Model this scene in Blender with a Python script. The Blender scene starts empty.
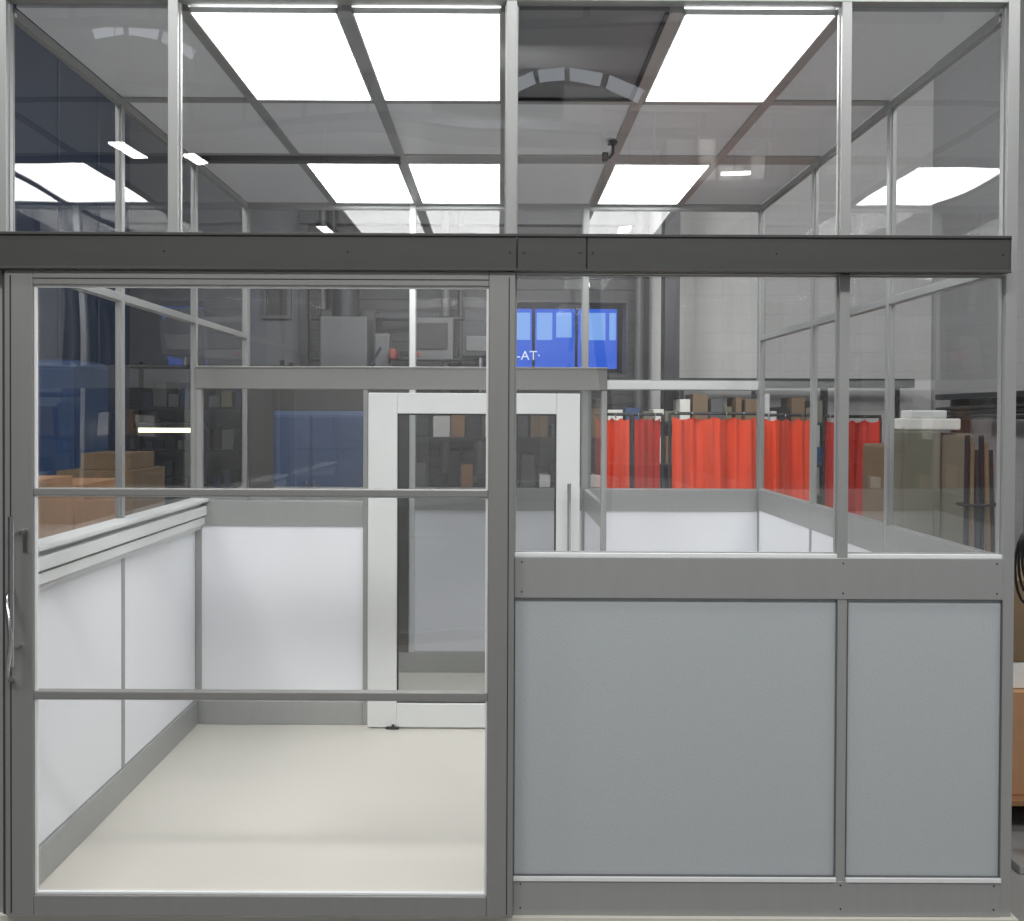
import bpy, bmesh, math, random
from mathutils import Vector, Matrix
random.seed(4)
sc = bpy.context.scene
sc.view_settings.view_transform = 'Standard'
sc.view_settings.look = 'None'

# ---------------------------------------------------------------- materials
def srgb(r, g, b):
    f = lambda c: (c/255/12.92) if c/255 <= .04045 else ((c/255+.055)/1.055)**2.4
    return (f(r), f(g), f(b), 1)

def mat(name, col, rough=.5, metal=0.0, noise=0.0, nscale=30, bump=0.0, spec=.5, coat=0, stretch=None, emis=0, ecol=None):
    m = bpy.data.materials.new(name); m.use_nodes = True
    nt = m.node_tree; b = nt.nodes['Principled BSDF']
    b.inputs['Base Color'].default_value = col
    b.inputs['Roughness'].default_value = rough
    b.inputs['Metallic'].default_value = metal
    b.inputs['Specular IOR Level'].default_value = spec
    b.inputs['Coat Weight'].default_value = coat
    if emis:
        b.inputs['Emission Color'].default_value = ecol or col
        b.inputs['Emission Strength'].default_value = emis
    tc = nt.nodes.new('ShaderNodeTexCoord')
    mp = nt.nodes.new('ShaderNodeMapping')
    nt.links.new(tc.outputs['Object'], mp.inputs['Vector'])
    if stretch: mp.inputs['Scale'].default_value = stretch
    n = nt.nodes.new('ShaderNodeTexNoise'); n.inputs['Scale'].default_value = nscale
    n.inputs['Detail'].default_value = 5
    nt.links.new(mp.outputs[0], n.inputs['Vector'])
    if noise:
        r = nt.nodes.new('ShaderNodeMix'); r.data_type = 'RGBA'
        r.inputs[6].default_value = tuple(c*(1-noise) for c in col[:3])+(1,)
        r.inputs[7].default_value = tuple(min(1, c*(1+noise)) for c in col[:3])+(1,)
        nt.links.new(n.outputs['Fac'], r.inputs[0])
        nt.links.new(r.outputs[2], b.inputs['Base Color'])
    if bump:
        bp = nt.nodes.new('ShaderNodeBump'); bp.inputs['Strength'].default_value = bump
        bp.inputs['Distance'].default_value = .01
        nt.links.new(n.outputs['Fac'], bp.inputs['Height'])
        nt.links.new(bp.outputs[0], b.inputs['Normal'])
    return m

def emit(name, col, s):
    m = bpy.data.materials.new(name); m.use_nodes = True
    nt = m.node_tree; nt.nodes.clear()
    o = nt.nodes.new('ShaderNodeOutputMaterial'); e = nt.nodes.new('ShaderNodeEmission')
    e.inputs[0].default_value = col; e.inputs[1].default_value = s
    nt.links.new(e.outputs[0], o.inputs[0]); return m

def glassmat(name, tint=(.965, .97, .97, 1), f0=.095):
    m = bpy.data.materials.new(name); m.use_nodes = True
    nt = m.node_tree; nt.nodes.clear(); L = nt.links
    o = nt.nodes.new('ShaderNodeOutputMaterial')
    t = nt.nodes.new('ShaderNodeBsdfTransparent'); t.inputs[0].default_value = tint
    g = nt.nodes.new('ShaderNodeBsdfGlossy'); g.inputs['Roughness'].default_value = 0.0
    g.inputs['Color'].default_value = (1, 1, 1, 1)
    geo = nt.nodes.new('ShaderNodeNewGeometry')
    d = nt.nodes.new('ShaderNodeVectorMath'); d.operation = 'DOT_PRODUCT'
    L.new(geo.outputs['Incoming'], d.inputs[0]); L.new(geo.outputs['True Normal'], d.inputs[1])
    a = nt.nodes.new('ShaderNodeMath'); a.operation = 'ABSOLUTE'; L.new(d.outputs['Value'], a.inputs[0])
    s = nt.nodes.new('ShaderNodeMath'); s.operation = 'SUBTRACT'; s.inputs[0].default_value = 1; L.new(a.outputs[0], s.inputs[1])
    p = nt.nodes.new('ShaderNodeMath'); p.operation = 'POWER'; L.new(s.outputs[0], p.inputs[0]); p.inputs[1].default_value = 5
    q = nt.nodes.new('ShaderNodeMath'); q.operation = 'MULTIPLY_ADD'; L.new(p.outputs[0], q.inputs[0])
    q.inputs[1].default_value = 1-f0; q.inputs[2].default_value = f0
    mx = nt.nodes.new('ShaderNodeMixShader')
    L.new(q.outputs[0], mx.inputs[0]); L.new(t.outputs[0], mx.inputs[1]); L.new(g.outputs[0], mx.inputs[2])
    tc = nt.nodes.new('ShaderNodeTexCoord'); n = nt.nodes.new('ShaderNodeTexNoise'); n.inputs['Scale'].default_value = 1.6
    n.inputs['Detail'].default_value = 0
    L.new(tc.outputs['Object'], n.inputs['Vector'])
    bp = nt.nodes.new('ShaderNodeBump'); bp.inputs['Strength'].default_value = .3; bp.inputs['Distance'].default_value = .02
    L.new(n.outputs['Fac'], bp.inputs['Height']); L.new(bp.outputs[0], g.inputs['Normal'])
    L.new(mx.outputs[0], o.inputs[0]); return m

ALU = mat('anodised_aluminium', srgb(166, 168, 167), .4, .35, .05, 40, .03, stretch=(1, 1, .1))
ALUF = mat('door_aluminium', srgb(146, 146, 144), .4, .35, .05, 40, .03, stretch=(1, 1, .1))
ALUD = mat('dark_track_aluminium', srgb(74, 74, 73), .45, .3, .10, 30, .04, stretch=(.15, 1, 1))
BEAD = mat('glazing_bead', srgb(238, 240, 241), .35, .1, .03)  # near-white stands in for ceiling light caught on frame and sill beads
GASK = mat('rubber_gasket', srgb(35, 36, 38), .7)
LINE = mat('panel_edge_trim', srgb(95, 98, 100), .6)
GREY = mat('grey_laminate', srgb(178, 184, 187), .6, 0, .08, 140, .12)
WHITE = mat('white_laminate', srgb(237, 239, 244), .45, 0, .015, 6)
WFRAME = mat('white_frame', srgb(220, 222, 222), .4, .05, .03, 10)
GLASS = glassmat('clear_glazing')
GLASS2 = glassmat('tinted_door_glazing', (.6, .61, .62, 1))
LED = emit('led_diffuser', (1, 1, 1, 1), 7.9)
TILE = mat('ceiling_tile_grey', srgb(226, 229, 234), .35, 0, .03, 3, spec=.3)
TILED = mat('ceiling_tile_dark', srgb(120, 122, 126), .4, 0, .05, 3, spec=.2)
STEEL = mat('brushed_steel', srgb(200, 200, 200), .22, 1.0, .04, 60)
BLACK = mat('black_plastic', srgb(18, 18, 20), .4)
CARD = mat('cardboard', srgb(176, 134, 98), .8, 0, .12, 12, .1)
CARDD = mat('cardboard_dark', srgb(120, 100, 75), .8, 0, .12, 12, .1)
NAVY = mat('navy_paint', srgb(34, 68, 112), .45, .0, .12, 4, .03)
NAVYD = mat('navy_dark', srgb(34, 50, 76), .6, .0, .15, 3, .03)
SHUT = mat('shutter_grey', srgb(40, 42, 46), .5, .2, .15, 3, .03)
DARKM = mat('dark_machine', srgb(46, 48, 52), .4, .3, .2, 8, .05)
MIDM = mat('machine_grey', srgb(90, 92, 94), .5, .2, .2, 8, .05)
REDP = mat('red_paint', srgb(130, 40, 34), .4, 0, .1)
WOOD = mat('plywood', srgb(150, 110, 75), .6, 0, .2, 6, .1, stretch=(1, 6, 1))
OLIVE = mat('olive_board', srgb(112, 110, 94), .7, 0, .12, 8)
PAPER = mat('white_paper', srgb(225, 225, 220), .7)
LIGHTP = mat('pale_painted_deck', srgb(190, 190, 190), .8, 0, .06, 2)
CURT = mat('orange_pvc_curtain', srgb(238, 76, 40), .22, 0, .3, 4, .2, stretch=(3, 1, .5))
CURT2 = mat('dark_red_pvc_curtain', srgb(190, 48, 36), .22, 0, .3, 4, .2, stretch=(3, 1, .5))

def floor_mat():
    m = mat('epoxy_floor', srgb(212, 209, 199), .38, 0, .03, 1.3, .0, spec=.35)
    nt = m.node_tree; b = nt.nodes['Principled BSDF']
    n = nt.nodes.new('ShaderNodeTexNoise'); n.inputs['Scale'].default_value = 2.2; n.inputs['Detail'].default_value = 6
    mr = nt.nodes.new('ShaderNodeMapRange'); mr.inputs[3].default_value = .3; mr.inputs[4].default_value = .55
    tc = nt.nodes.new('ShaderNodeTexCoord'); nt.links.new(tc.outputs['Object'], n.inputs['Vector'])
    nt.links.new(n.outputs['Fac'], mr.inputs[0]); nt.links.new(mr.outputs[0], b.inputs['Roughness'])
    return m
FLOOR = floor_mat()
CONC = mat('workshop_concrete', srgb(140, 140, 138), .6, 0, .12, 3, .1)

def block_mat(name, c):
    m = mat(name, srgb(*c), .8, 0, .05, 5)
    nt = m.node_tree; b = nt.nodes['Principled BSDF']
    tc = nt.nodes.new('ShaderNodeTexCoord'); sp = nt.nodes.new('ShaderNodeSeparateXYZ'); cb = nt.nodes.new('ShaderNodeCombineXYZ')
    ad = nt.nodes.new('ShaderNodeMath'); ad.operation = 'ADD'
    nt.links.new(tc.outputs['Object'], sp.inputs[0]); nt.links.new(sp.outputs[0], ad.inputs[0]); nt.links.new(sp.outputs[1], ad.inputs[1])
    nt.links.new(ad.outputs[0], cb.inputs[0]); nt.links.new(sp.outputs[2], cb.inputs[1])
    br = nt.nodes.new('ShaderNodeTexBrick')
    br.inputs['Scale'].default_value = 1; br.inputs['Brick Width'].default_value = .44; br.inputs['Row Height'].default_value = .22
    br.inputs['Mortar Size'].default_value = .006
    a = srgb(*c)
    br.inputs['Color1'].default_value = a
    br.inputs['Color2'].default_value = tuple(x*.97 for x in a[:3])+(1,)
    br.inputs['Mortar'].default_value = tuple(x*.9 for x in a[:3])+(1,)
    nt.links.new(cb.outputs[0], br.inputs['Vector']); nt.links.new(br.outputs['Color'], b.inputs['Base Color'])
    return m
BLOCK = block_mat('painted_blockwork', (198, 198, 198))
BLOCKM = block_mat('grey_blockwork', (160, 161, 163))
BLOCKD = block_mat('dark_blockwork', (110, 114, 120))

# ---------------------------------------------------------------- helpers
def empty(name):
    e = bpy.data.objects.new(name, None); sc.collection.objects.link(e); e.empty_display_size = .2; return e

def mk(name, boxes, parent=None, bevel=.0015, quads=()):
    me = bpy.data.meshes.new(name); bm = bmesh.new(); mats = []
    def mi(m):
        if m not in mats: mats.append(m)
        return mats.index(m)
    for b in boxes:
        x0, x1, y0, y1, z0, z1, m = b
        if x0 > x1: x0, x1 = x1, x0
        if y0 > y1: y0, y1 = y1, y0
        if z0 > z1: z0, z1 = z1, z0
        r = bmesh.ops.create_cube(bm, size=1, matrix=Matrix.Translation(((x0+x1)/2, (y0+y1)/2, (z0+z1)/2)) @ Matrix.Diagonal((x1-x0, y1-y0, z1-z0, 1)))
        i = mi(m)
        for f in {f for v in r['verts'] for f in v.link_faces}: f.material_index = i
    for pts, m in quads:
        f = bm.faces.new([bm.verts.new(p) for p in pts]); f.material_index = mi(m)
    bm.to_mesh(me); bm.free()
    for m in mats: me.materials.append(m)
    o = bpy.data.objects.new(name, me); sc.collection.objects.link(o)
    if bevel and boxes:
        bv = o.modifiers.new('bevel', 'BEVEL'); bv.width = bevel; bv.segments = 2; bv.limit_method = 'ANGLE'
    if parent: o.parent = parent
    return o

def qy(x0, x1, z0, z1, y, m=None): return ([(x0, y, z0), (x1, y, z0), (x1, y, z1), (x0, y, z1)], m or GLASS)
def qx(y0, y1, z0, z1, x, m=None): return ([(x, y0, z0), (x, y1, z0), (x, y1, z1), (x, y0, z1)], m or GLASS)

def tube(name, pts, r, m, parent=None, bez=False, cyc=False):
    c = bpy.data.curves.new(name, 'CURVE'); c.dimensions = '3D'; c.bevel_depth = r; c.bevel_resolution = 4; c.use_fill_caps = True
    s = c.splines.new('NURBS' if bez else 'POLY'); s.points.add(len(pts)-1)
    for p, q in zip(s.points, pts): p.co = (*q, 1)
    if bez: s.use_endpoint_u = True; s.order_u = 3
    s.use_cyclic_u = cyc
    c.materials.append(m)
    o = bpy.data.objects.new(name, c); sc.collection.objects.link(o)
    if parent: o.parent = parent
    return o

def beads_y(x0, x1, z0, z1, y, t=.006, m=None):
    m = m or BEAD; d = .006
    return [(x0, x1, y-d, y+d, z0, z0+t, m), (x0, x1, y-d, y+d, z1-t, z1, m), (x0, x0+t, y-d, y+d, z0+t, z1-t, m), (x1-t, x1, y-d, y+d, z0+t, z1-t, m)]
def beads_x(y0, y1, z0, z1, x, t=.006, m=None):
    m = m or BEAD; d = .006
    return [(x-d, x+d, y0, y1, z0, z0+t, m), (x-d, x+d, y0, y1, z1-t, z1, m), (x-d, x+d, y0, y0+t, z0+t, z1-t, m), (x-d, x+d, y1-t, y1, z0+t, z1-t, m)]

# ---------------------------------------------------------------- dimensions (metres)
XL, XR = -1.635, 1.676          # inner faces of side walls
YM, YP, YB = 1.0, 2.04, 3.12    # bay line, partition, back wall
ZC = 3.04                       # ceiling underside
T = .035                        # profile face width
D = .05                         # profile depth

# ---------------------------------------------------------------- floors
mk('floor', [(XL-.06, XR+.06, -.02, YB+.06, -.02, .004, FLOOR)], bevel=0)
mk('floor_workshop', [(-7, 7, -16, 13.6, -.12, -.021, CONC)], bevel=0)

# ---------------------------------------------------------------- FRONT WALL
wf = empty('wall_front')
posts = [(XL-T-.015, XL-.01, 0, D, .005, ZC+.055, ALU),
         (XR+.006, XR+.044, 0, D, .005, ZC+.055, ALU),
         (.016, .051, 0, D, .005, ZC+.015, ALU),
         (1.130, 1.163, 0, D, .005, ZC+.015, ALU),
         (-1.108, -1.075, 0, D, 2.27, ZC+.015, ALU),
         (XL-.01, XR+.006, 0, D, ZC+.015, ZC+.055, ALU)]
mk('posts', posts, wf)
XF = XR+.006
mk('rails', [(.051, XF, -.004, D, 1.070, 1.207, ALU),
             (.051, XF, -.004, D, .005, .122, ALU),
             (XL-.01, XF, 0, D, 2.15, 2.27, ALU)], wf)
mk('sill_beads', [(.051, 1.130, .005, D, 1.207, 1.219, BEAD), (1.163, XF, .005, D, 1.207, 1.219, BEAD),
                  (.051, 1.130, -.010, .01, .122, .136, BEAD), (1.163, XF, -.010, .01, .122, .136, BEAD)], wf, .001)
mk('infill_panels', [(.051, 1.130, .008, .022, .136, 1.070, GREY), (1.163, XF, .008, .022, .136, 1.070, GREY)], wf, .001)
mk('infill_lining', [(.051, 1.130, .024, .04, .127, 1.070, WHITE), (1.163, XF, .024, .04, .127, 1.070, WHITE)], wf, .001)
g = []; bd = []
for x0, x1, z0, z1 in [(XL-.01, -1.108, 2.27, ZC+.015), (-1.075, .016, 2.27, ZC+.015), (.051, 1.130, 2.27, ZC+.015), (1.163, XF, 2.27, ZC+.015),
                       (.051, 1.130, 1.219, 2.15), (1.163, XF, 1.219, 2.15)]:
    g.append(qy(x0, x1, z0, z1, .025)); bb = beads_y(x0, x1, z0, z1, .025, .004, ALU)
    if z1 > 2.5: bb.pop(1)
    bd += bb
mk('window_panes', [], wf, 0, g)
mk('pane_beads', bd, wf, 0)
mk('panel_edge_trims', beads_y(.051, 1.130, .136, 1.07, .004, .003, LINE)+beads_y(1.163, XF, .136, 1.07, .004, .003, LINE), wf, 0)
def screws(name, pts, parent, r=.0055, m=GASK):
    me = bpy.data.meshes.new(name); bm = bmesh.new()
    for p in pts:
        bmesh.ops.create_cone(bm, cap_ends=True, segments=12, radius1=r, radius2=r*.7, depth=.004, matrix=Matrix.Translation(p) @ Matrix.Rotation(math.pi/2, 4, 'X'))
    bm.to_mesh(me); bm.free(); me.materials.append(m)
    o = bpy.data.objects.new(name, me); sc.collection.objects.link(o); o.parent = parent
screws('screws', [(x, -.005, z) for x in (.075, 1.147, 1.66) for z in (1.19, 1.09, .11, .03)]+[(x, -.002, 3.075) for x in (-1.09, .035, 1.147, -1.6, 1.6)], wf, .003)

# ---------------------------------------------------------------- sliding track beam
tb = empty('sliding_door_track')
mk('beam_sections', [(-1.672, .052, -.062, -.002, 2.155, 2.268, ALUD), (.054, .28, -.062, -.002, 2.155, 2.268, ALUD), (.282, 1.665, -.062, -.002, 2.155, 2.268, ALUD)], tb, .003)
mk('beam_lip', [(-1.672, 1.665, -.068, -.06, 2.262, 2.271, ALUD), (-1.672, 1.665, -.068, -.06, 2.150, 2.158, ALUD), (-1.69, -1.672, -.066, -.002, 2.152, 2.271, GASK), (1.665, 1.672, -.066, -.002, 2.152, 2.271, ALU)], tb, .001)
screws('beam_screws', [(x, -.064, 2.21) for x in (-1.64, -1.1, -.5, .03, .075, .26, .30, .9, 1.64)], tb, .003)

# ---------------------------------------------------------------- front sliding door
dr = empty('sliding_door')
y0, y1 = -.052, -.012
x0, x1 = -1.638, .049
xi0, xi1 = -1.533, -.038
zb = .088
mk('stiles', [(x0, x0+.012, y0+.008, y1, .02, 2.149, ALUD), (x0+.012, xi0, y0, y1, .02, 2.149, ALUF), (xi1, x1, y0, y1, .02, 2.149, ALUF)], dr, .003)
mk('rails', [(xi0, xi1, y0, y1, 2.101, 2.149, ALUF), (xi0, xi1, y0, y1, .02, zb, ALUF)], dr, .003)
mk('glazing_bars', [(xi0, xi1, y0+.002, y1-.002, 1.409, 1.433, ALUF), (xi0, xi1, y0+.002, y1-.002, .737, .763, ALUF)], dr, .003)
mk('beads', beads_y(xi0, xi1, zb, 2.101, -.036, .008, BEAD)+[(xi0+.008, xi1-.008, -.042, -.03, 1.405, 1.409, BEAD), (xi0+.008, xi1-.008, -.042, -.03, .733, .737, BEAD)], dr, .001)
mk('glass', [], dr, 0, [qy(xi0, xi1, a, b, -.029) for a, b in [(zb, .737), (.763, 1.409), (1.433, 2.101)]])
mk('stile_groove', [(x0+.03, x0+.034, y0-.0012, y0+.004, .03, 2.13, GASK), (x1-.022, x1-.019, y0-.0012, y0+.004, .03, 2.13, GASK),
                    (xi0, xi1, y0-.0012, y0+.004, 2.120, 2.123, GASK)], dr, 0)
tube('pull_bar', [(-1.575, -.112, 1.345), (-1.575, -.112, .86)], .0095, STEEL, dr)
tube('pull_standoff_1', [(-1.575, -.112, 1.29), (-1.575, -.05, 1.29)], .007, STEEL, dr)
tube('pull_standoff_2', [(-1.575, -.112, .915), (-1.575, -.05, .915)], .007, STEEL, dr)
tube('bow_pull', [(-1.60, -.055, 1.10), (-1.60, -.09, 1.09), (-1.575, -.13, 1.02), (-1.565, -.135, .95), (-1.575, -.13, .88), (-1.60, -.09, .81), (-1.60, -.055, .80)], .008, STEEL, dr, bez=True)
mk('lock_plate', [(-1.565, -1.545, y0-.004, y0, 1.22, 1.30, STEEL)], dr)

# ---------------------------------------------------------------- SIDE WALLS
def sidewall(name, xi, sgn, low=WHITE):
    e = empty(name); xo = xi+sgn*.03; a, b = min(xi, xo), max(xi, xo); mid = (a+b)/2
    P = [(a, b, y-T/2, y+T/2, .005, ZC, ALU) for y in (YM, YP)] + [(a, b, YB-.02, YB, .005, ZC, ALU)]
    mk('posts', P, e)
    br, gl, pn, bd = [], [], [], []
    ys = [.051, YM-T/2, YM+T/2, YP-T/2, YP+T/2, YB-.02]
    for i in (0, 2, 4):
        u, v = ys[i], ys[i+1]
        br += [(a, b, u, v, .005, .14, ALU), (a, b, u, v, 1.07, 1.207, ALU), (a, b, u, v, 2.165, 2.195, ALU), (a, b, u, v, ZC-.03, ZC, ALU)]
        pn += [(mid-.012, mid+.012, u, v, .14, 1.07, low)]
        for z0, z1 in ((1.207, 2.165), (2.195, ZC-.03)):
            gl.append(qx(u, v, z0, z1, mid)); bd += beads_x(u, v, z0, z1, mid, .006, ALU)
    mk('rails', br, e); mk('lower_panels', pn, e, .001); mk('glass', [], e, 0, gl); mk('beads', bd, e, 0)
    return e
wl = sidewall('wall_left', XL, -1)
wr = sidewall('wall_right', XR, 1)
mk('service_trunking', [(XL, XL+.03, .06, YP-.02, 1.06, 1.21, WFRAME), (XL+.03, XL+.05, .06, YP-.02, 1.085, 1.125, WFRAME),
                        (XL+.03, XL+.06, .06, YP-.02, 1.135, 1.185, WFRAME), (XL-.03, XL+.07, .06, YP-.02, 1.207, 1.225, WFRAME)], wl, .003)
mk('baseboard_left', [(XL, XL+.012, .06, YP-.03, .005, .135, ALU), (XL, XL+.012, YP+.03, YB-.025, .005, .135, ALU)], bevel=.002)
mk('baseboard_right', [(XR-.012, XR, .06, YB-.025, .005, .135, ALU)], bevel=.002)

# ---------------------------------------------------------------- BACK WALL
wb = empty('wall_back')
xs = [XL, -.57, .55, XR]
P = [(XL-.04, XL, YB+.001, YB+.045, .005, ZC+.04, ALU), (XR, XR+.04, YB+.001, YB+.045, .005, ZC+.04, ALU)]
for x in xs[1:3]: P.append((x-T/2, x+T/2, YB+.001, YB+.045, .005, ZC, WFRAME if x < 0 else ALU))
mk('posts', P, wb)
br, gl, pn, bd = [], [], [], []
for i in range(3):
    u = xs[i]+(T/2 if i else 0); v = xs[i+1]-(T/2 if i < 2 else 0)
    Y0, Y1 = YB+.001, YB+.045
    br += [(u, v, Y0, Y1, .005, .14, ALU), (u, v, Y0, Y1, 1.06, 1.2, ALU), (u, v, Y0, Y1, 1.85, 1.905, WFRAME if i == 2 else ALU), (u, v, Y0, Y1, ZC-.03, ZC, ALU)]
    pn += [(u, v, YB+.012, YB+.034, .14, 1.06, WHITE)]
    for z0, z1 in ((1.2, 1.85), (1.905, ZC-.03)):
        gl.append(qy(u, v, z0, z1, YB+.022)); bd += beads_y(u, v, z0, z1, YB+.022, .006, ALU)
mk('rails', br, wb); mk('lower_panels', pn, wb, .001); mk('glass', [], wb, 0, gl); mk('beads', bd, wb, 0)
mk('hatch_surround', [(XL+.01, XL+.17, YB-.02, YB, 1.2, 1.85, ALUD), (XL+.17, -.59, YB-.02, YB, 1.70, 1.85, ALUD), (-.66, -.59, YB-.02, YB, .14, 1.70, ALUD)], wb, .003)
mk('baseboard_back', [(XL+.02, XR-.02, YB-.012, YB-.001, .005, .135, ALU)], bevel=.002)

# ---------------------------------------------------------------- PARTITION (low inner lobby)
wp = empty('wall_partition')
xe = .575
mk('header', [(XL+.002, xe, YP-.03, YP+.03, 1.815, 1.935, ALUF), (XL+.002, xe, YP-.036, YP-.03, 1.925, 1.937, ALUF)], wp, .003)
mk('frame', [(XL+.002, XL+.03, YP-.02, YP+.02, .005, 1.815, ALU), (xe-.03, xe, YP-.02, YP+.02, .005, 1.815, ALU),
             (-.735, -.71, YP-.02, YP+.02, .005, 1.815, ALU),
             (XL+.03, -.735, YP-.022, YP+.02, .005, .13, ALU), (XL+.03, -.735, YP-.022, YP+.02, 1.08, 1.212, ALU)], wp)
mk('lower_panel', [(XL+.03, -.735, YP-.01, YP+.01, .13, 1.08, WHITE)], wp, .001)
mk('glass', [], wp, 0, [qy(XL+.03, -.735, 1.212, 1.815, YP)])
mk('return_rails', [(xe-.03, xe, YP+.021, YB-.001, .005, .13, ALU), (xe-.03, xe, YP+.021, YB-.001, 1.07, 1.2, ALU), (xe-.03, xe, YP+.031, YB-.001, 1.84, 1.905, ALU)], wp)
mk('return_panel', [(xe-.024, xe-.006, YP+.021, YB-.001, .13, 1.07, WHITE)], wp, .001)
mk('return_glass', [], wp, 0, [qx(YP+.021, YB-.001, 1.2, 1.84, xe-.015)])

d2 = empty('cleanroom_door')
u0, u1 = -.70, .425
ya, yb = YP-.085, YP-.04
zt = 1.795
mk('frame', [(u0, u0+.155, ya, yb, .012, zt, WFRAME), (u1-.125, u1, ya, yb, .012, zt, WFRAME),
             (u0+.155, u1-.125, ya, yb, zt-.11, zt, WFRAME), (u0+.155, u1-.125, ya, yb, .012, .14, WFRAME)], d2, .004)
mk('beads', beads_y(u0+.155, u1-.125, .14, zt-.11, ya+.02, .008, GASK), d2, .001)
mk('glass', [], d2, 0, [qy(u0+.155, u1-.125, .14, zt-.11, ya+.025, GLASS2)])
tube('pull_handle', [(u1-.06, ya-.05, 1.32), (u1-.06, ya-.05, .75)], .010, STEEL, d2)
tube('pull_mount_1', [(u1-.06, ya-.05, 1.26), (u1-.06, ya, 1.26)], .007, STEEL, d2)
tube('pull_mount_2', [(u1-.06, ya-.05, .81), (u1-.06, ya, .81)], .007, STEEL, d2)
mk('hanger_rail', [(u0, u1, yb, YP-.037, zt-.03, zt, ALU)], d2)
mk('floor_guide', [(-.60, -.53, ya-.012, yb, .005, .018, BLACK), (-.57, -.555, ya-.02, ya, .01, .03, BLACK)], d2)

# ---------------------------------------------------------------- CEILING
ce = empty('ceiling')
gx = [(-1.055, -.555), (-.505, -.003), (.06, .565), (.615, 1.13)]
rows = [(.052, .985), (1.04, 1.90), (2.06, 3.10)]
edges_x = [XL]+[v for p in gx for v in p]+[XR]
bars = []
for i in range(0, len(edges_x)-1):
    if i % 2 == 0 and i not in (0, 8): bars.append((edges_x[i], edges_x[i+1], .051, YB, ZC-.004, ZC+.02, ALU))
bars += [(-1.10, -1.055, .051, YB, ZC-.004, ZC+.02, ALU), (1.13, 1.175, .051, YB, ZC-.004, ZC+.02, ALU)]
mk('grid_runners', bars, ce, .002)
cols = [(XL, -1.10)]+gx+[(1.175, XR)]
cross = []
tiles, dark = [], []
for ci, (a, b) in enumerate(cols):
    for (y0_, y1_) in [(.985, 1.04), (1.90, 2.06), (3.10, YB)]:
        cross.append((a, b, y0_, y1_, ZC-.004, ZC+.02, ALU))
    for ri, (y0_, y1_) in enumerate(rows):
        if ri != 1 and ci in (1, 2, 4): continue
        (dark if (ci == 3 and ri == 0) else tiles).append((a, b, y0_, y1_, ZC+.004, ZC+.02, TILED if (ci == 3 and ri == 0) else TILE))
mk('grid_cross_bars', cross, ce, .002)
mk('tiles', tiles+dark, ce, 0)
mk('access_tile_rim', [(.06, .565, .97, .985, ZC-.008, ZC, GASK), (.55, .565, .055, .97, ZC-.008, ZC, GASK)], ce, 0)
mk('service_bar', [(XL+.01, -.53, 1.915, 1.985, ZC-.03, ZC-.005, ALUD)], ce, .002)
mk('roof_deck', [(XL-.04, XR+.04, .0, YB+.045, ZC+.057, ZC+.09, ALU)], ce, 0)
for ri in (0, 2):
    for ci in (0, 1, 3):
        a, b = gx[ci]; y0_, y1_ = rows[ri]
        if ri == 2: y0_, y1_ = 2.06, 3.05
        e = empty('ceiling_light_panel')
        mk('trim', [(a, a+.006, y0_, y1_, ZC-.008, ZC+.01, BEAD), (b-.006, b, y0_, y1_, ZC-.008, ZC+.01, BEAD),
                    (a, b, y0_, y0_+.006, ZC-.008, ZC+.01, BEAD), (a, b, y1_-.006, y1_, ZC-.008, ZC+.01, BEAD)], e, 0)
        mk('diffuser', [(a+.006, b-.006, y0_+.006, y1_-.006, ZC-.003, ZC+.008, LED)], e, 0)
lt = empty('ceiling_latch')
mk('plate', [(.53, .575, 1.60, 1.66, ZC-.014, ZC-.004, BLACK)], lt, .003)
tube('hook', [(.555, 1.63, ZC-.01), (.555, 1.63, ZC-.06), (.535, 1.62, ZC-.085), (.515, 1.62, ZC-.075)], .008, BLACK, lt)
mk('grip', [(.50, .53, 1.60, 1.64, ZC-.10, ZC-.06, BLACK)], lt, .005)

# ---------------------------------------------------------------- WORKSHOP SHELL
OX0, OX1, OZ0, OZ1 = .10, 1.44, 2.14, 2.97   # opening to the next bay
mk('wall_workshop_north', [(-7, OX0, 8.2, 8.4, -.02, 7, BLOCKD), (OX1, 1.72, 8.2, 8.4, -.02, 7, BLOCKD), (OX0, OX1, 8.2, 8.4, -.02, OZ0, BLOCKD),
                           (OX0, OX1, 8.2, 8.4, OZ1, 7, BLOCKD), (1.72, 7, 8.2, 8.4, -.02, 7, BLOCK)], bevel=0)
mk('wall_next_bay', [(-3, 5, 13.2, 13.4, -.02, 5, SHUT)], bevel=0)
mk('wall_workshop_west', [(-6.2, -6, -16, 8.2, -.02, 7, BLOCKD)], bevel=0)
mk('wall_workshop_east', [(5, 5.2, -16, 8.2, -.02, 7, BLOCKM)], bevel=0)
mk('wall_workshop_south', [(-7, 7, -16.2, -16, -.02, 7, BLOCK)], bevel=0)
mk('ceiling_workshop', [(-7, 7, -16, 8.4, 7, 7.1, LIGHTP)], bevel=0)
rf = empty('roof_truss')
bt = []
for y in (-12, -8, -4, 0.5, 4.5, 7.4):
    bt += [(-6, 5, y-.06, y+.06, 6.7, 6.85, DARKM), (-6, 5, y-.06, y+.06, 6.1, 6.2, DARKM)]
    for i in range(11): bt.append((-6+i, -5.93+i, y-.03, y+.03, 6.2, 6.7, DARKM))
mk('members', bt, rf, 0)

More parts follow.
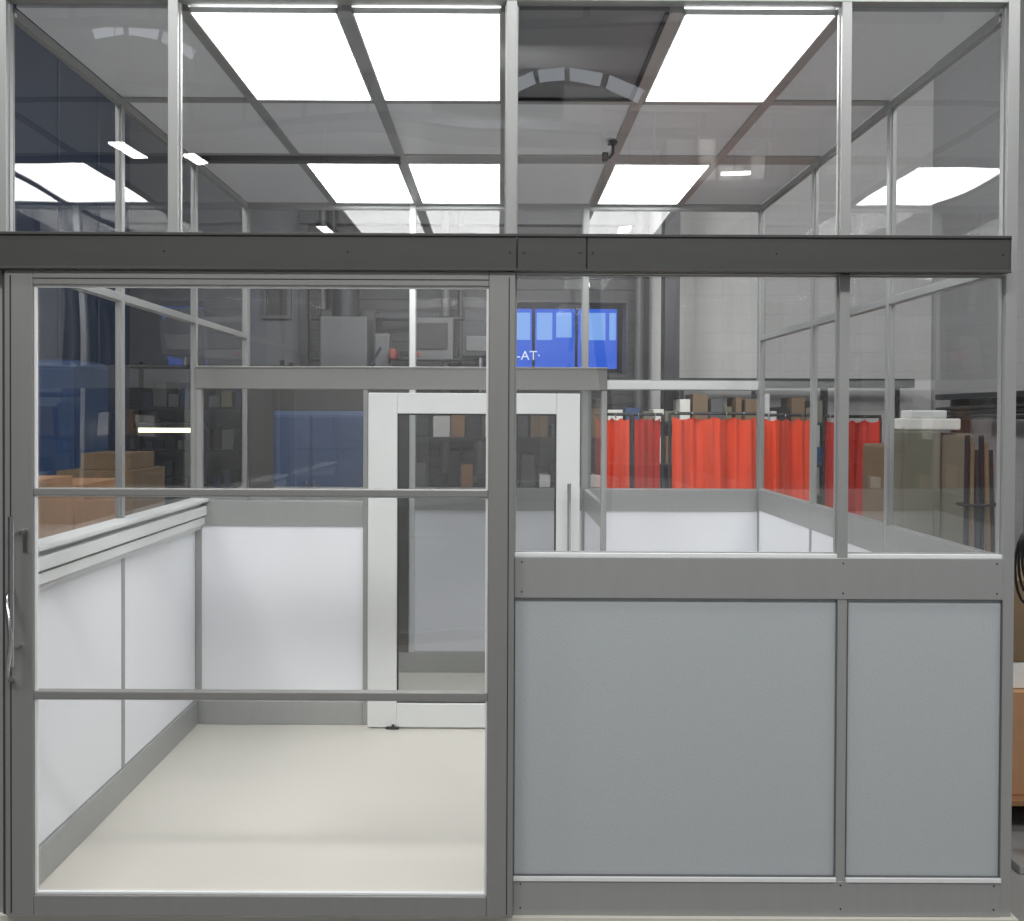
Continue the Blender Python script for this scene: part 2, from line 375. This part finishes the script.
HB = emit('strip_lamp', (1, .97, .92, 1), 22)
def strip(x, y, z, L=1.2, w=.22, rot=0):
    e = empty('workshop_strip_light')
    mk('housing', [(-w/2-.02, w/2+.02, -L/2-.03, L/2+.03, .0, .07, DARKM)], e, .01)
    mk('lamp', [(-w/2, w/2, -L/2, L/2, -.015, -.001, HB)], e, 0)
    tube('hanger_1', [(0, -L/2+.1, .07), (0, -L/2+.1, 7-z)], .006, DARKM, e)
    tube('hanger_2', [(0, L/2-.1, .07), (0, L/2-.1, 7-z)], .006, DARKM, e)
    e.location = (x, y, z); e.rotation_euler = (0, 0, rot)
for p in [(-4.62, -8.7, 4.95), (-3.9, -9, 4.9), (-2.9, -13.7, 4.9), (2.15, -13.7, 4.9)]:
    strip(*p, L=.55, w=.16, rot=.12)
for p in [(-4.6, 4.6, 5.6), (-1.0, 5.9, 4.6), (.9, 5.9, 4.4)]:  # unseen lamps added to light the workshop behind the booth
    strip(*p, rot=1.3)

def added_flood(x, y, z, tx, ty, tz, W, P, h=.5):  # added fill lamps, out of view, housings made up, to brighten booth and workshop
    e = empty('added_flood_light')
    mk('housing', [(-W/2-.03, W/2+.03, -h/2-.03, h/2+.03, .012, .09, DARKM)], e, .01)
    mk('yoke', [(-W/2-.06, -W/2-.04, -.03, .03, -.0, .35, DARKM), (W/2+.04, W/2+.06, -.03, .03, -.0, .35, DARKM), (-W/2-.06, W/2+.06, -.03, .03, .33, .36, DARKM)], e, .003)
    l = bpy.data.lights.new('lamp', 'AREA'); l.shape = 'RECTANGLE'; l.size = W; l.size_y = h; l.energy = P; l.color = (1, .99, .98)
    o = bpy.data.objects.new('lamp', l); sc.collection.objects.link(o); o.parent = e
    e.location = (x, y, z)
    d = Vector((tx-x, ty-y, tz-z)); e.rotation_euler = d.to_track_quat('-Z', 'Y').to_euler()
for x in (-2.6, .2, 3.0):
    added_flood(x, -3.9, 5.4, x*.4, 0, 1.0, 1.8, 85)
added_flood(0, -10.5, 6.0, 0, -15.9, 3.0, 1.8, 300)
added_flood(2.3, -6.2, 6.2, 2.3, -10, 4.8, 1.2, 160)
added_flood(.3, 4.0, 4.0, 2.4, 5.6, 1.2, .8, 80)
added_flood(2.6, 4.0, 4.4, 2.7, 8.1, 2.6, .8, 30)
added_flood(-1.6, 3.5, 4.3, -1.6, 8, 1.8, 1.2, 28)
added_flood(3.3, -1.0, 5.2, 4.9, 5.0, 2.2, 1.2, 95)
added_flood(-3.2, -1.0, 5.2, -4.2, 4.0, 1.6, 1.2, 85)

sk = empty('arched_skylight')
SKM = emit('skylight_pane', (.85, .92, 1, 1), 1.8)
q = []
for (cx, cz, r, a_, b_, n) in ((.9, 4.25, 1.75, .33, .66, 4), (-4.7, 5.1, 1.5, .3, .62, 3)):
    for i in range(n):
        a0 = math.pi*(a_+(b_-a_)*i/n)+.02; a1 = math.pi*(a_+(b_-a_)*(i+1)/n)-.02
        r0, r1 = r, r-.16
        q.append(([(cx+r0*math.cos(a0), -9.2, cz+r0*math.sin(a0)), (cx+r0*math.cos(a1), -9.2, cz+r0*math.sin(a1)),
                   (cx+r1*math.cos(a1), -9.2, cz+r1*math.sin(a1)), (cx+r1*math.cos(a0), -9.2, cz+r1*math.sin(a0))], SKM))
mk('panes', [], sk, 0, q)

# storage mezzanine behind the viewer (seen as a reflection in the upper glazing)
mz = empty('mezzanine')
b_ = [(1.3, 4.6, -10.4, -9.2, 4.62, 4.74, MIDM), (1.3, 1.42, -9.4, -9.28, -.02, 4.62, DARKM), (4.4, 4.52, -9.4, -9.28, -.02, 4.62, DARKM),
      (1.3, 4.6, -9.24, -9.2, 5.55, 5.6, MIDM)]+[(1.3+i*.55, 1.33+i*.55, -9.24, -9.2, 4.74, 5.55, MIDM) for i in range(7)]
x = 1.45
while x < 4.3:
    wd = random.uniform(.15, .4); b_.append((x, x+wd, -10.1, -9.5, 4.74, 4.74+random.uniform(.25, .7), random.choice([PAPER, MIDM, PAPER, WFRAME, OLIVE]))); x += wd+random.uniform(.02, .15)
mk('deck_and_goods', b_, mz, .005)
mk('edge_lamp', [(1.5, 2.3, -9.2, -9.15, 4.80, 4.84, HB), (2.75, 3.2, -9.2, -9.15, 4.80, 4.84, HB)], mz, 0)

# ---------------------------------------------------------------- OUTSIDE OBJECTS
def curtain(x0, x1, y, z0, z1, waves, amp=.035, m=None):
    e = empty('welding_curtain')
    me = bpy.data.meshes.new('sheet'); bm = bmesh.new(); n = int((x1-x0)*90); rws = 14; g = []
    ph = random.random()*6
    for j in range(rws+1):
        t = j/rws; row = []
        for i in range(n+1):
            s = i/n
            w = math.sin(s*waves*6.283+ph+.4*t)+.45*math.sin(s*waves*2.7*6.283+ph*2+t)+.2*math.sin(s*waves*6.1*6.283+2*t)
            dz = -.025*abs(math.sin(s*math.pi*4)) if j == rws else 0
            row.append(bm.verts.new((x0+(x1-x0)*s, y+amp*w*(1-.4*t), z0+(z1-z0)*t+dz)))
        g.append(row)
    for j in range(rws):
        for i in range(n):
            f = bm.faces.new((g[j][i], g[j][i+1], g[j+1][i+1], g[j+1][i])); f.smooth = True
    bm.to_mesh(me); bm.free(); me.materials.append(m or CURT)
    o = bpy.data.objects.new('sheet', me); sc.collection.objects.link(o); o.parent = e
    tube('rail', [(x0-.02, y, z1+.03), (x1+.02, y, z1+.03)], .014, DARKM, e)
    for k, x in enumerate((x0-.02, x1+.02)):
        tube(f'leg_{k}', [(x, y, -.02), (x, y, z1+.03)], .014, DARKM, e)
        tube(f'foot_{k}', [(x, y-.3, 0), (x, y+.3, 0)], .018, DARKM, e)
    for k in range(int((x1-x0)/.15)+1):
        xx = x0+.03+k*.15
        tube(f'ring_{k}', [(xx, y+.03*math.cos(a), z1+.015+.03*math.sin(a)) for a in [i*6.283/10 for i in range(10)]], .003, STEEL, e, cyc=True)
curtain(.86, 1.16, 5.6, .25, 1.66, 1.4, .06)
curtain(1.21, 1.44, 5.6, .25, 1.66, 1, .06, CURT2)
curtain(1.53, 2.27, 5.5, .25, 1.67, 2.2, .05)
curtain(2.38, 2.78, 5.6, .25, 1.66, 1.3, .06)
curtain(2.90, 3.36, 5.5, .25, 1.65, 1.6, .06, CURT2)

sg = empty('blue_sign')
BL = emit('sign_blue', srgb(42, 96, 216), 1.1); BL2 = emit('sign_pane', srgb(125, 170, 238), 1.15); WT = emit('sign_letters', srgb(225, 235, 255), 1.1)
sx0, sx1, sz0, sz1, sy = .12, 1.80, 2.40, 3.32, 12.0
mk('board', [(sx0, sx1, sy, sy+.05, sz0, sz1, BL)], sg, 0)
mk('lit_panes', [(.24, .46, sy-.008, sy, 2.84, 3.26, BL2), (.56, .80, sy-.008, sy, 2.84, 3.26, BL2), (.86, 1.10, sy-.008, sy, 2.88, 3.26, BL2),
                 (1.24, 1.62, sy-.008, sy, 2.84, 3.26, BL2), (1.68, 1.78, sy-.008, sy, 2.84, 3.26, BL2)], sg, 0)
mk('mullions', [(x-.022, x+.022, sy-.04, sy-.008, sz0, sz1+.02, NAVYD) for x in (.51, 1.17)]+[(sx0, sx1, sy-.024, sy-.008, 2.80, 2.83, BL)], sg, 0)
mk('stand', [(.3, .36, sy+.05, sy+.11, -.02, 3.2, DARKM), (1.6, 1.66, sy+.05, sy+.11, -.02, 3.2, DARKM), (.26, .40, sy-.4, sy+.6, -.02, .04, DARKM), (1.56, 1.70, sy-.4, sy+.6, -.02, .04, DARKM)], sg, .002)
tc = bpy.data.curves.new('lettering', 'FONT'); tc.body = '-AT·'; tc.size = .2; tc.extrude = .004; tc.materials.append(WT)
to = bpy.data.objects.new('lettering', tc); sc.collection.objects.link(to); to.parent = sg
to.location = (.25, sy-.05, 2.53); to.rotation_euler = (math.pi/2, 0, 0)

dk = empty('roller_shutter')
sl = []
for i in range(32):
    z0_ = i*.12; z1_ = z0_+.117
    if z1_ > OZ0+.02 and z0_ < OZ1-.02:
        sl += [(-2.2, OX0-.02, 8.08, 8.14, z0_, z1_, SHUT), (OX1+.02, 1.62, 8.08, 8.14, z0_, z1_, SHUT)]
    else: sl.append((-2.2, 1.62, 8.08, 8.14, z0_, z1_, SHUT))
mk('slats', sl, dk, .004)
mk('guides', [(-2.3, -2.2, 8.04, 8.18, 0, 3.85, DARKM), (1.62, 1.70, 8.04, 8.18, 0, 3.85, DARKM), (-2.3, 1.7, 8.0, 8.18, 3.85, 4.2, DARKM)], dk, .005)
mk('vision_panel_frame', [(OX0-.03, OX0, 8.06, 8.19, OZ0, OZ1, DARKM), (OX1, OX1+.03, 8.06, 8.19, OZ0, OZ1, DARKM), (OX0-.03, OX1+.03, 8.06, 8.19, OZ1, OZ1+.03, DARKM), (OX0-.03, OX1+.03, 8.06, 8.19, OZ0-.03, OZ0, DARKM)], dk, .003)
wn = empty('window_1')
mk('frame', [(-2.75, -2.42, 8.14, 8.19, 2.78, 2.82, MIDM), (-2.75, -2.42, 8.14, 8.19, 3.12, 3.16, MIDM), (-2.75, -2.71, 8.14, 8.19, 2.82, 3.12, MIDM), (-2.46, -2.42, 8.14, 8.19, 2.82, 3.12, MIDM)], wn)
mk('pane', [(-2.71, -2.46, 8.17, 8.19, 2.82, 3.12, BLACK)], wn, 0)

# machinery behind the booth
mc = empty('milling_machine')
mk('column', [(-1.75, -1.2, 6.3, 6.8, 0, 2.7, DARKM), (-1.70, -1.25, 6.0, 6.3, 1.9, 2.6, MIDM), (-1.55, -1.4, 6.05, 6.2, 1.6, 1.9, DARKM), (-2.0, -.95, 5.9, 6.6, .85, 1.0, MIDM),
              (-1.9, -1.05, 6.0, 6.6, -.02, .85, DARKM), (-1.2, -1.05, 6.1, 6.3, 2.1, 2.45, MIDM), (-1.05, -.98, 6.0, 6.3, 2.2, 2.3, REDP)], mc, .02)
tube('head_motor', [(-1.475, 6.15, 2.6), (-1.475, 6.15, 2.95)], .13, DARKM, mc)
tube('quill_lever', [(-1.25, 6.0, 2.1), (-1.1, 5.85, 2.3)], .015, STEEL, mc)
mk('control_arm', [(-1.2, -.62, 6.2, 6.25, 2.6, 2.65, DARKM), (-.85, -.45, 6.1, 6.2, 2.2, 2.6, MIDM), (-.82, -.5, 6.08, 6.1, 2.3, 2.55, BLACK), (-.80, -.76, 6.07, 6.09, 2.23, 2.27, REDP)], mc, .006)
dm = empty('pillar_drill')
tube('pillar', [(-.2, 6.8, 0), (-.2, 6.8, 2.7)], .06, MIDM, dm)
mk('head', [(-.38, -.02, 6.4, 6.95, 2.25, 2.6, DARKM), (-.34, -.06, 6.38, 6.4, 2.3, 2.45, MIDM), (-.45, .05, 6.4, 6.9, 1.0, 1.06, MIDM), (-.45, .05, 6.4, 7.0, -.02, .08, DARKM), (-.36, -.04, 6.5, 6.95, 2.6, 2.72, DARKM)], dm, .015)
tube('spindle', [(-.2, 6.5, 2.25), (-.2, 6.5, 1.9)], .03, STEEL, dm)
pp = empty('wall_pipework')
for i, (x, r) in enumerate(((-2.0, .04), (-1.88, .025), (-.62, .05), (-.45, .03), (1.56, .05), (-1.0, .02))):
    tube(f'riser_{i}', [(x, 7.85, -.02), (x, 7.85, 5.5)], r, DARKM if i % 2 else MIDM, pp)
for i, (z, r) in enumerate(((2.75, .03), (3.3, .05), (2.3, .025))):
    tube(f'run_{i}', [(-2.1, 7.75, z), (0, 7.75, z)], r, DARKM, pp)
cd = empty('cable_tray')
mk('tray', [(1.9, 4.6, 7.7, 8.0, 2.0, 2.03, DARKM), (1.9, 4.6, 7.69, 7.71, 2.0, 2.10, DARKM)]+[(2.0+i*.8, 2.04+i*.8, 7.7, 7.74, -.02, 2.0, DARKM) for i in range(4)], cd, 0)
for i in range(4): tube(f'cable_{i}', [(1.9, 7.76+i*.05, 2.05), (3.2, 7.76+i*.05, 2.06), (4.6, 7.76+i*.05, 2.05)], .016, BLACK, cd)
hs = empty('hose_rack')
mk('rail', [(4.7, 4.98, 1.0, 7.4, 1.86, 1.92, DARKM)]+[(4.8, 4.98, 1.2+i*1.5, 1.26+i*1.5, -.02, 1.86, DARKM) for i in range(5)], hs, .003)
for i in range(3): tube(f'hose_{i}', [(4.68, 1.0, 1.80-i*.05), (4.68, 3.0, 1.74-i*.05), (4.68, 5.0, 1.80-i*.05), (4.68, 7.3, 1.76-i*.05)], .02, BLACK, hs, bez=True)
col = empty('steel_column')
mk('flanges', [(1.74, 1.90, 7.2, 7.23, -.02, 6.1, DARKM), (1.74, 1.90, 7.42, 7.45, -.02, 6.1, DARKM), (1.81, 1.83, 7.23, 7.42, -.02, 6.1, DARKM)], col, .003)

def cabinet(x0, x1, y0, y1, z1, m, name):
    e = empty(name); n = 2; w = (x1-x0)/n
    mk('carcass', [(x0, x1, y0+.02, y1, .08, z1, m)], e, .05)
    mk('doors', [(x0+i*w+.01, x0+(i+1)*w-.01, y0, y0+.02, .12, z1-.06, m) for i in range(n)], e, .006)
    mk('handles', [((x0+x1)/2-.04, (x0+x1)/2-.025, y0-.025, y0, .95, 1.1, STEEL), ((x0+x1)/2+.025, (x0+x1)/2+.04, y0-.025, y0, .95, 1.1, STEEL)], e, .004)
    mk('plinth', [(x0+.03, x1-.03, y0+.06, y1-.03, -.02, .08, BLACK)], e, .002)
cabinet(-2.2, -1.05, 5.2, 5.8, 1.72, NAVY, 'tool_cabinet')
cabinet(-3.48, -2.83, 3.3, 3.9, 2.04, NAVY, 'tool_cabinet')

ct = empty('navy_container')
b_ = [(-5.4, -3.55, 2.2, 6.2, 0, 5.2, NAVYD)]
for i in range(5): b_.append((-3.55, -3.53, 2.3+i*.78, 3.0+i*.78, .2, 5.0, NAVYD))
for i in range(3): b_.append((-5.3+i*.58, -4.76+i*.58, 2.18, 2.2, .2, 5.0, NAVYD))
mk('shell', b_, ct, .01)
mk('rails', [(-5.42, -3.5, 2.15, 2.22, 0, .12, NAVY), (-5.42, -3.5, 2.15, 2.22, 5.08, 5.22, NAVY), (-3.58, -3.5, 2.22, 6.2, 5.08, 5.22, NAVY), (-3.58, -3.5, 2.15, 2.24, .12, 5.08, NAVY)], ct, .006)

def carton(name, x0, x1, y0, y1, z0, z1, m=CARD, par=None):
    e = empty(name)
    if par: e.parent = par
    c = (x0+x1)/2
    mk('body', [(x0, x1, y0, y1, z0, z1-.006, m)], e, .004)
    mk('flaps', [(x0, c-.003, y0, y1, z1-.006, z1, m), (c+.003, x1, y0, y1, z1-.006, z1, m)], e, .001)
    mk('tape', [(c-.025, c+.025, y0-.001, y1+.001, z1, z1+.001, CARDD), (c-.025, c+.025, y0-.0015, y0, z1-.08, z1, CARDD)], e, 0)
    return e
def bench(x0, x1, y0, y1, z):
    e = empty('workbench')
    mk('top', [(x0, x1, y0, y1, z-.04, z, WOOD)], e, .004)
    mk('legs', [(x, x+.05, y, y+.05, -.02, z-.04, DARKM) for x in (x0+.03, x1-.08) for y in (y0+.03, y1-.08)]+[(x0+.05, x1-.05, y0+.05, y1-.05, .25, .28, DARKM)], e, .003)
bench(-2.75, -1.95, .7, 3.2, .92)
carton('cardboard_box', -2.6, -2.05, .9, 1.45, .921, 1.38)
carton('cardboard_box', -2.65, -2.1, 1.6, 2.2, .921, 1.32)
carton('cardboard_box', -2.6, -2.15, 2.5, 3.05, .921, 1.34, CARDD)
carton('cardboard_box', -2.5, -2.2, 2.6, 3.0, 1.342, 1.44, CARDD)
lamp = empty('bench_lamp')
WL = emit('warm_lamp', (1, .95, .66, 1), 3)
mk('hood', [(-2.78, -2.25, 4.2, 4.32, 1.57, 1.61, DARKM)], lamp, .005)
mk('tube', [(-2.75, -2.28, 4.22, 4.30, 1.535, 1.57, WL)], lamp, .005)
mk('stands', [(-2.78, -2.76, 4.25, 4.27, -.02, 1.57, DARKM), (-2.27, -2.25, 4.25, 4.27, -.02, 1.57, DARKM)], lamp, 0)

def rack(name, x0, x1, y0, y1, zs, postm=DARKM, shelfm=WOOD, pal=None):
    e = empty(name)
    mk('uprights', [(x, x+.04, y, y+.04, -.02, zs[-1]+.05, postm) for x in (x0, x1-.04) for y in (y0, y1-.04)], e, .002)
    mk('shelves', [(x0, x1, y0, y1, z-.03, z, shelfm) for z in zs], e, .002)
    bb = []
    for z in zs[:-1]:
        x = x0+.06
        while x < x1-.15:
            w = random.uniform(.04, .15); h = random.uniform(.08, .3)
            if x+w > x1-.05: break
            bb.append((x, x+w, y0+.03, y1-.08, z+.001, z+h, random.choice(pal or [CARD, CARDD, PAPER, DARKM, NAVY, ALU, OLIVE, DARKM])))
            x += w+random.uniform(.005, .04)
    mk('stored_boxes', bb, e, .004)
rack('storage_rack', -.85, .75, 4.6, 5.1, [.2, .65, 1.1, 1.5, 1.85], shelfm=DARKM, pal=[CARDD, PAPER, DARKM, DARKM, MIDM, OLIVE, WOOD, MIDM])
rack('storage_rack', .9, 3.4, 6.6, 7.1, [.2, .7, 1.2, 1.62, 2.0], shelfm=DARKM, pal=[CARDD, PAPER, DARKM, NAVY, MIDM, OLIVE, DARKM, WFRAME])
rack('storage_rack', -4.0, -2.3, 7.2, 7.7, [.3, .8, 1.3, 1.75, 2.2], shelfm=DARKM, pal=[DARKM, MIDM, NAVYD, OLIVE, DARKM])

bs = empty('board_stack')
mk('boards', [(2.45, 2.68, 2.70, 2.9, -.02, 1.60, OLIVE), (2.70, 2.9, 2.75, 2.95, -.02, 1.58, OLIVE), (2.45, 2.9, 3.0, 3.4, -.02, 1.5, CARDD)], bs, .02)
mk('wrapped_bundle', [(2.46, 2.80, 2.71, 2.89, 1.60, 1.67, PAPER), (2.5, 2.72, 2.72, 2.88, 1.67, 1.72, WFRAME)], bs, .01)
tp = empty('pole_bundle')
for i in range(6):
    tube(f'pole_{i}', [(2.54+.04*i, 2.1+.03*(i % 2), -.02), (2.56+.025*i, 2.12, 1.58-.04*(i % 3))], .014, [BLACK, CARDD, DARKM][i % 3], tp)
tube('strap', [(2.53, 2.07, 1.2), (2.76, 2.07, 1.2), (2.76, 2.17, 1.2), (2.53, 2.17, 1.2)], .008, BLACK, tp, cyc=True)
pl = empty('pallet')
mk('planks', [(1.94, 2.9, .7+i*.16, .82+i*.16, .10, .125, WOOD) for i in range(6)]+[(1.94+i*.43, 2.04+i*.43, .7, 1.62, -.02, .10, WOOD) for i in range(3)], pl, .003)
carton('cardboard_box', 1.95, 2.6, .75, 1.5, .126, .55)
carton('cardboard_box', 2.0, 2.5, .8, 1.4, .552, .66, PAPER)
carton('cardboard_box', 1.98, 2.55, .8, 1.45, .662, 1.0, CARDD)
cc = empty('cable_coil')
mk('post', [(2.02, 2.06, .42, .46, -.02, 1.5, ALU), (1.94, 2.12, .36, .52, -.02, .01, ALU)], cc, .003)
for i in range(4):
    tube(f'loop_{i}', [(1.975+(.05-.008*i)*math.cos(a), .39-.01*i, 1.12+.02*i+(.14-.02*i)*math.sin(a)) for a in [k*6.283/18 for k in range(18)]], .005, BLACK, cc, cyc=True)
tube('hook', [(2.04, .44, 1.28), (1.975, .34, 1.28)], .006, STEEL, cc)

# ---------------------------------------------------------------- world + camera
w = bpy.data.worlds.new('world'); sc.world = w; w.use_nodes = True
w.node_tree.nodes['Background'].inputs[0].default_value = (.5, .55, .6, 1)
w.node_tree.nodes['Background'].inputs[1].default_value = .1

cam = bpy.data.cameras.new('camera'); co = bpy.data.objects.new('camera', cam); sc.collection.objects.link(co)
cam.sensor_width = 36; cam.lens = 990/1024*36
pitch = math.radians(-.7); roll = math.radians(.25)
co.location = (0, -3.3, 1.68)
co.rotation_mode = 'QUATERNION'
co.rotation_quaternion = (Matrix.Rotation(math.pi/2+pitch, 3, 'X') @ Matrix.Rotation(roll, 3, 'Z')).to_quaternion()
cam.shift_x = 12/1024; cam.shift_y = -(45.5-12)/1024
cam.clip_end = 100; cam.clip_start = .05
sc.camera = co
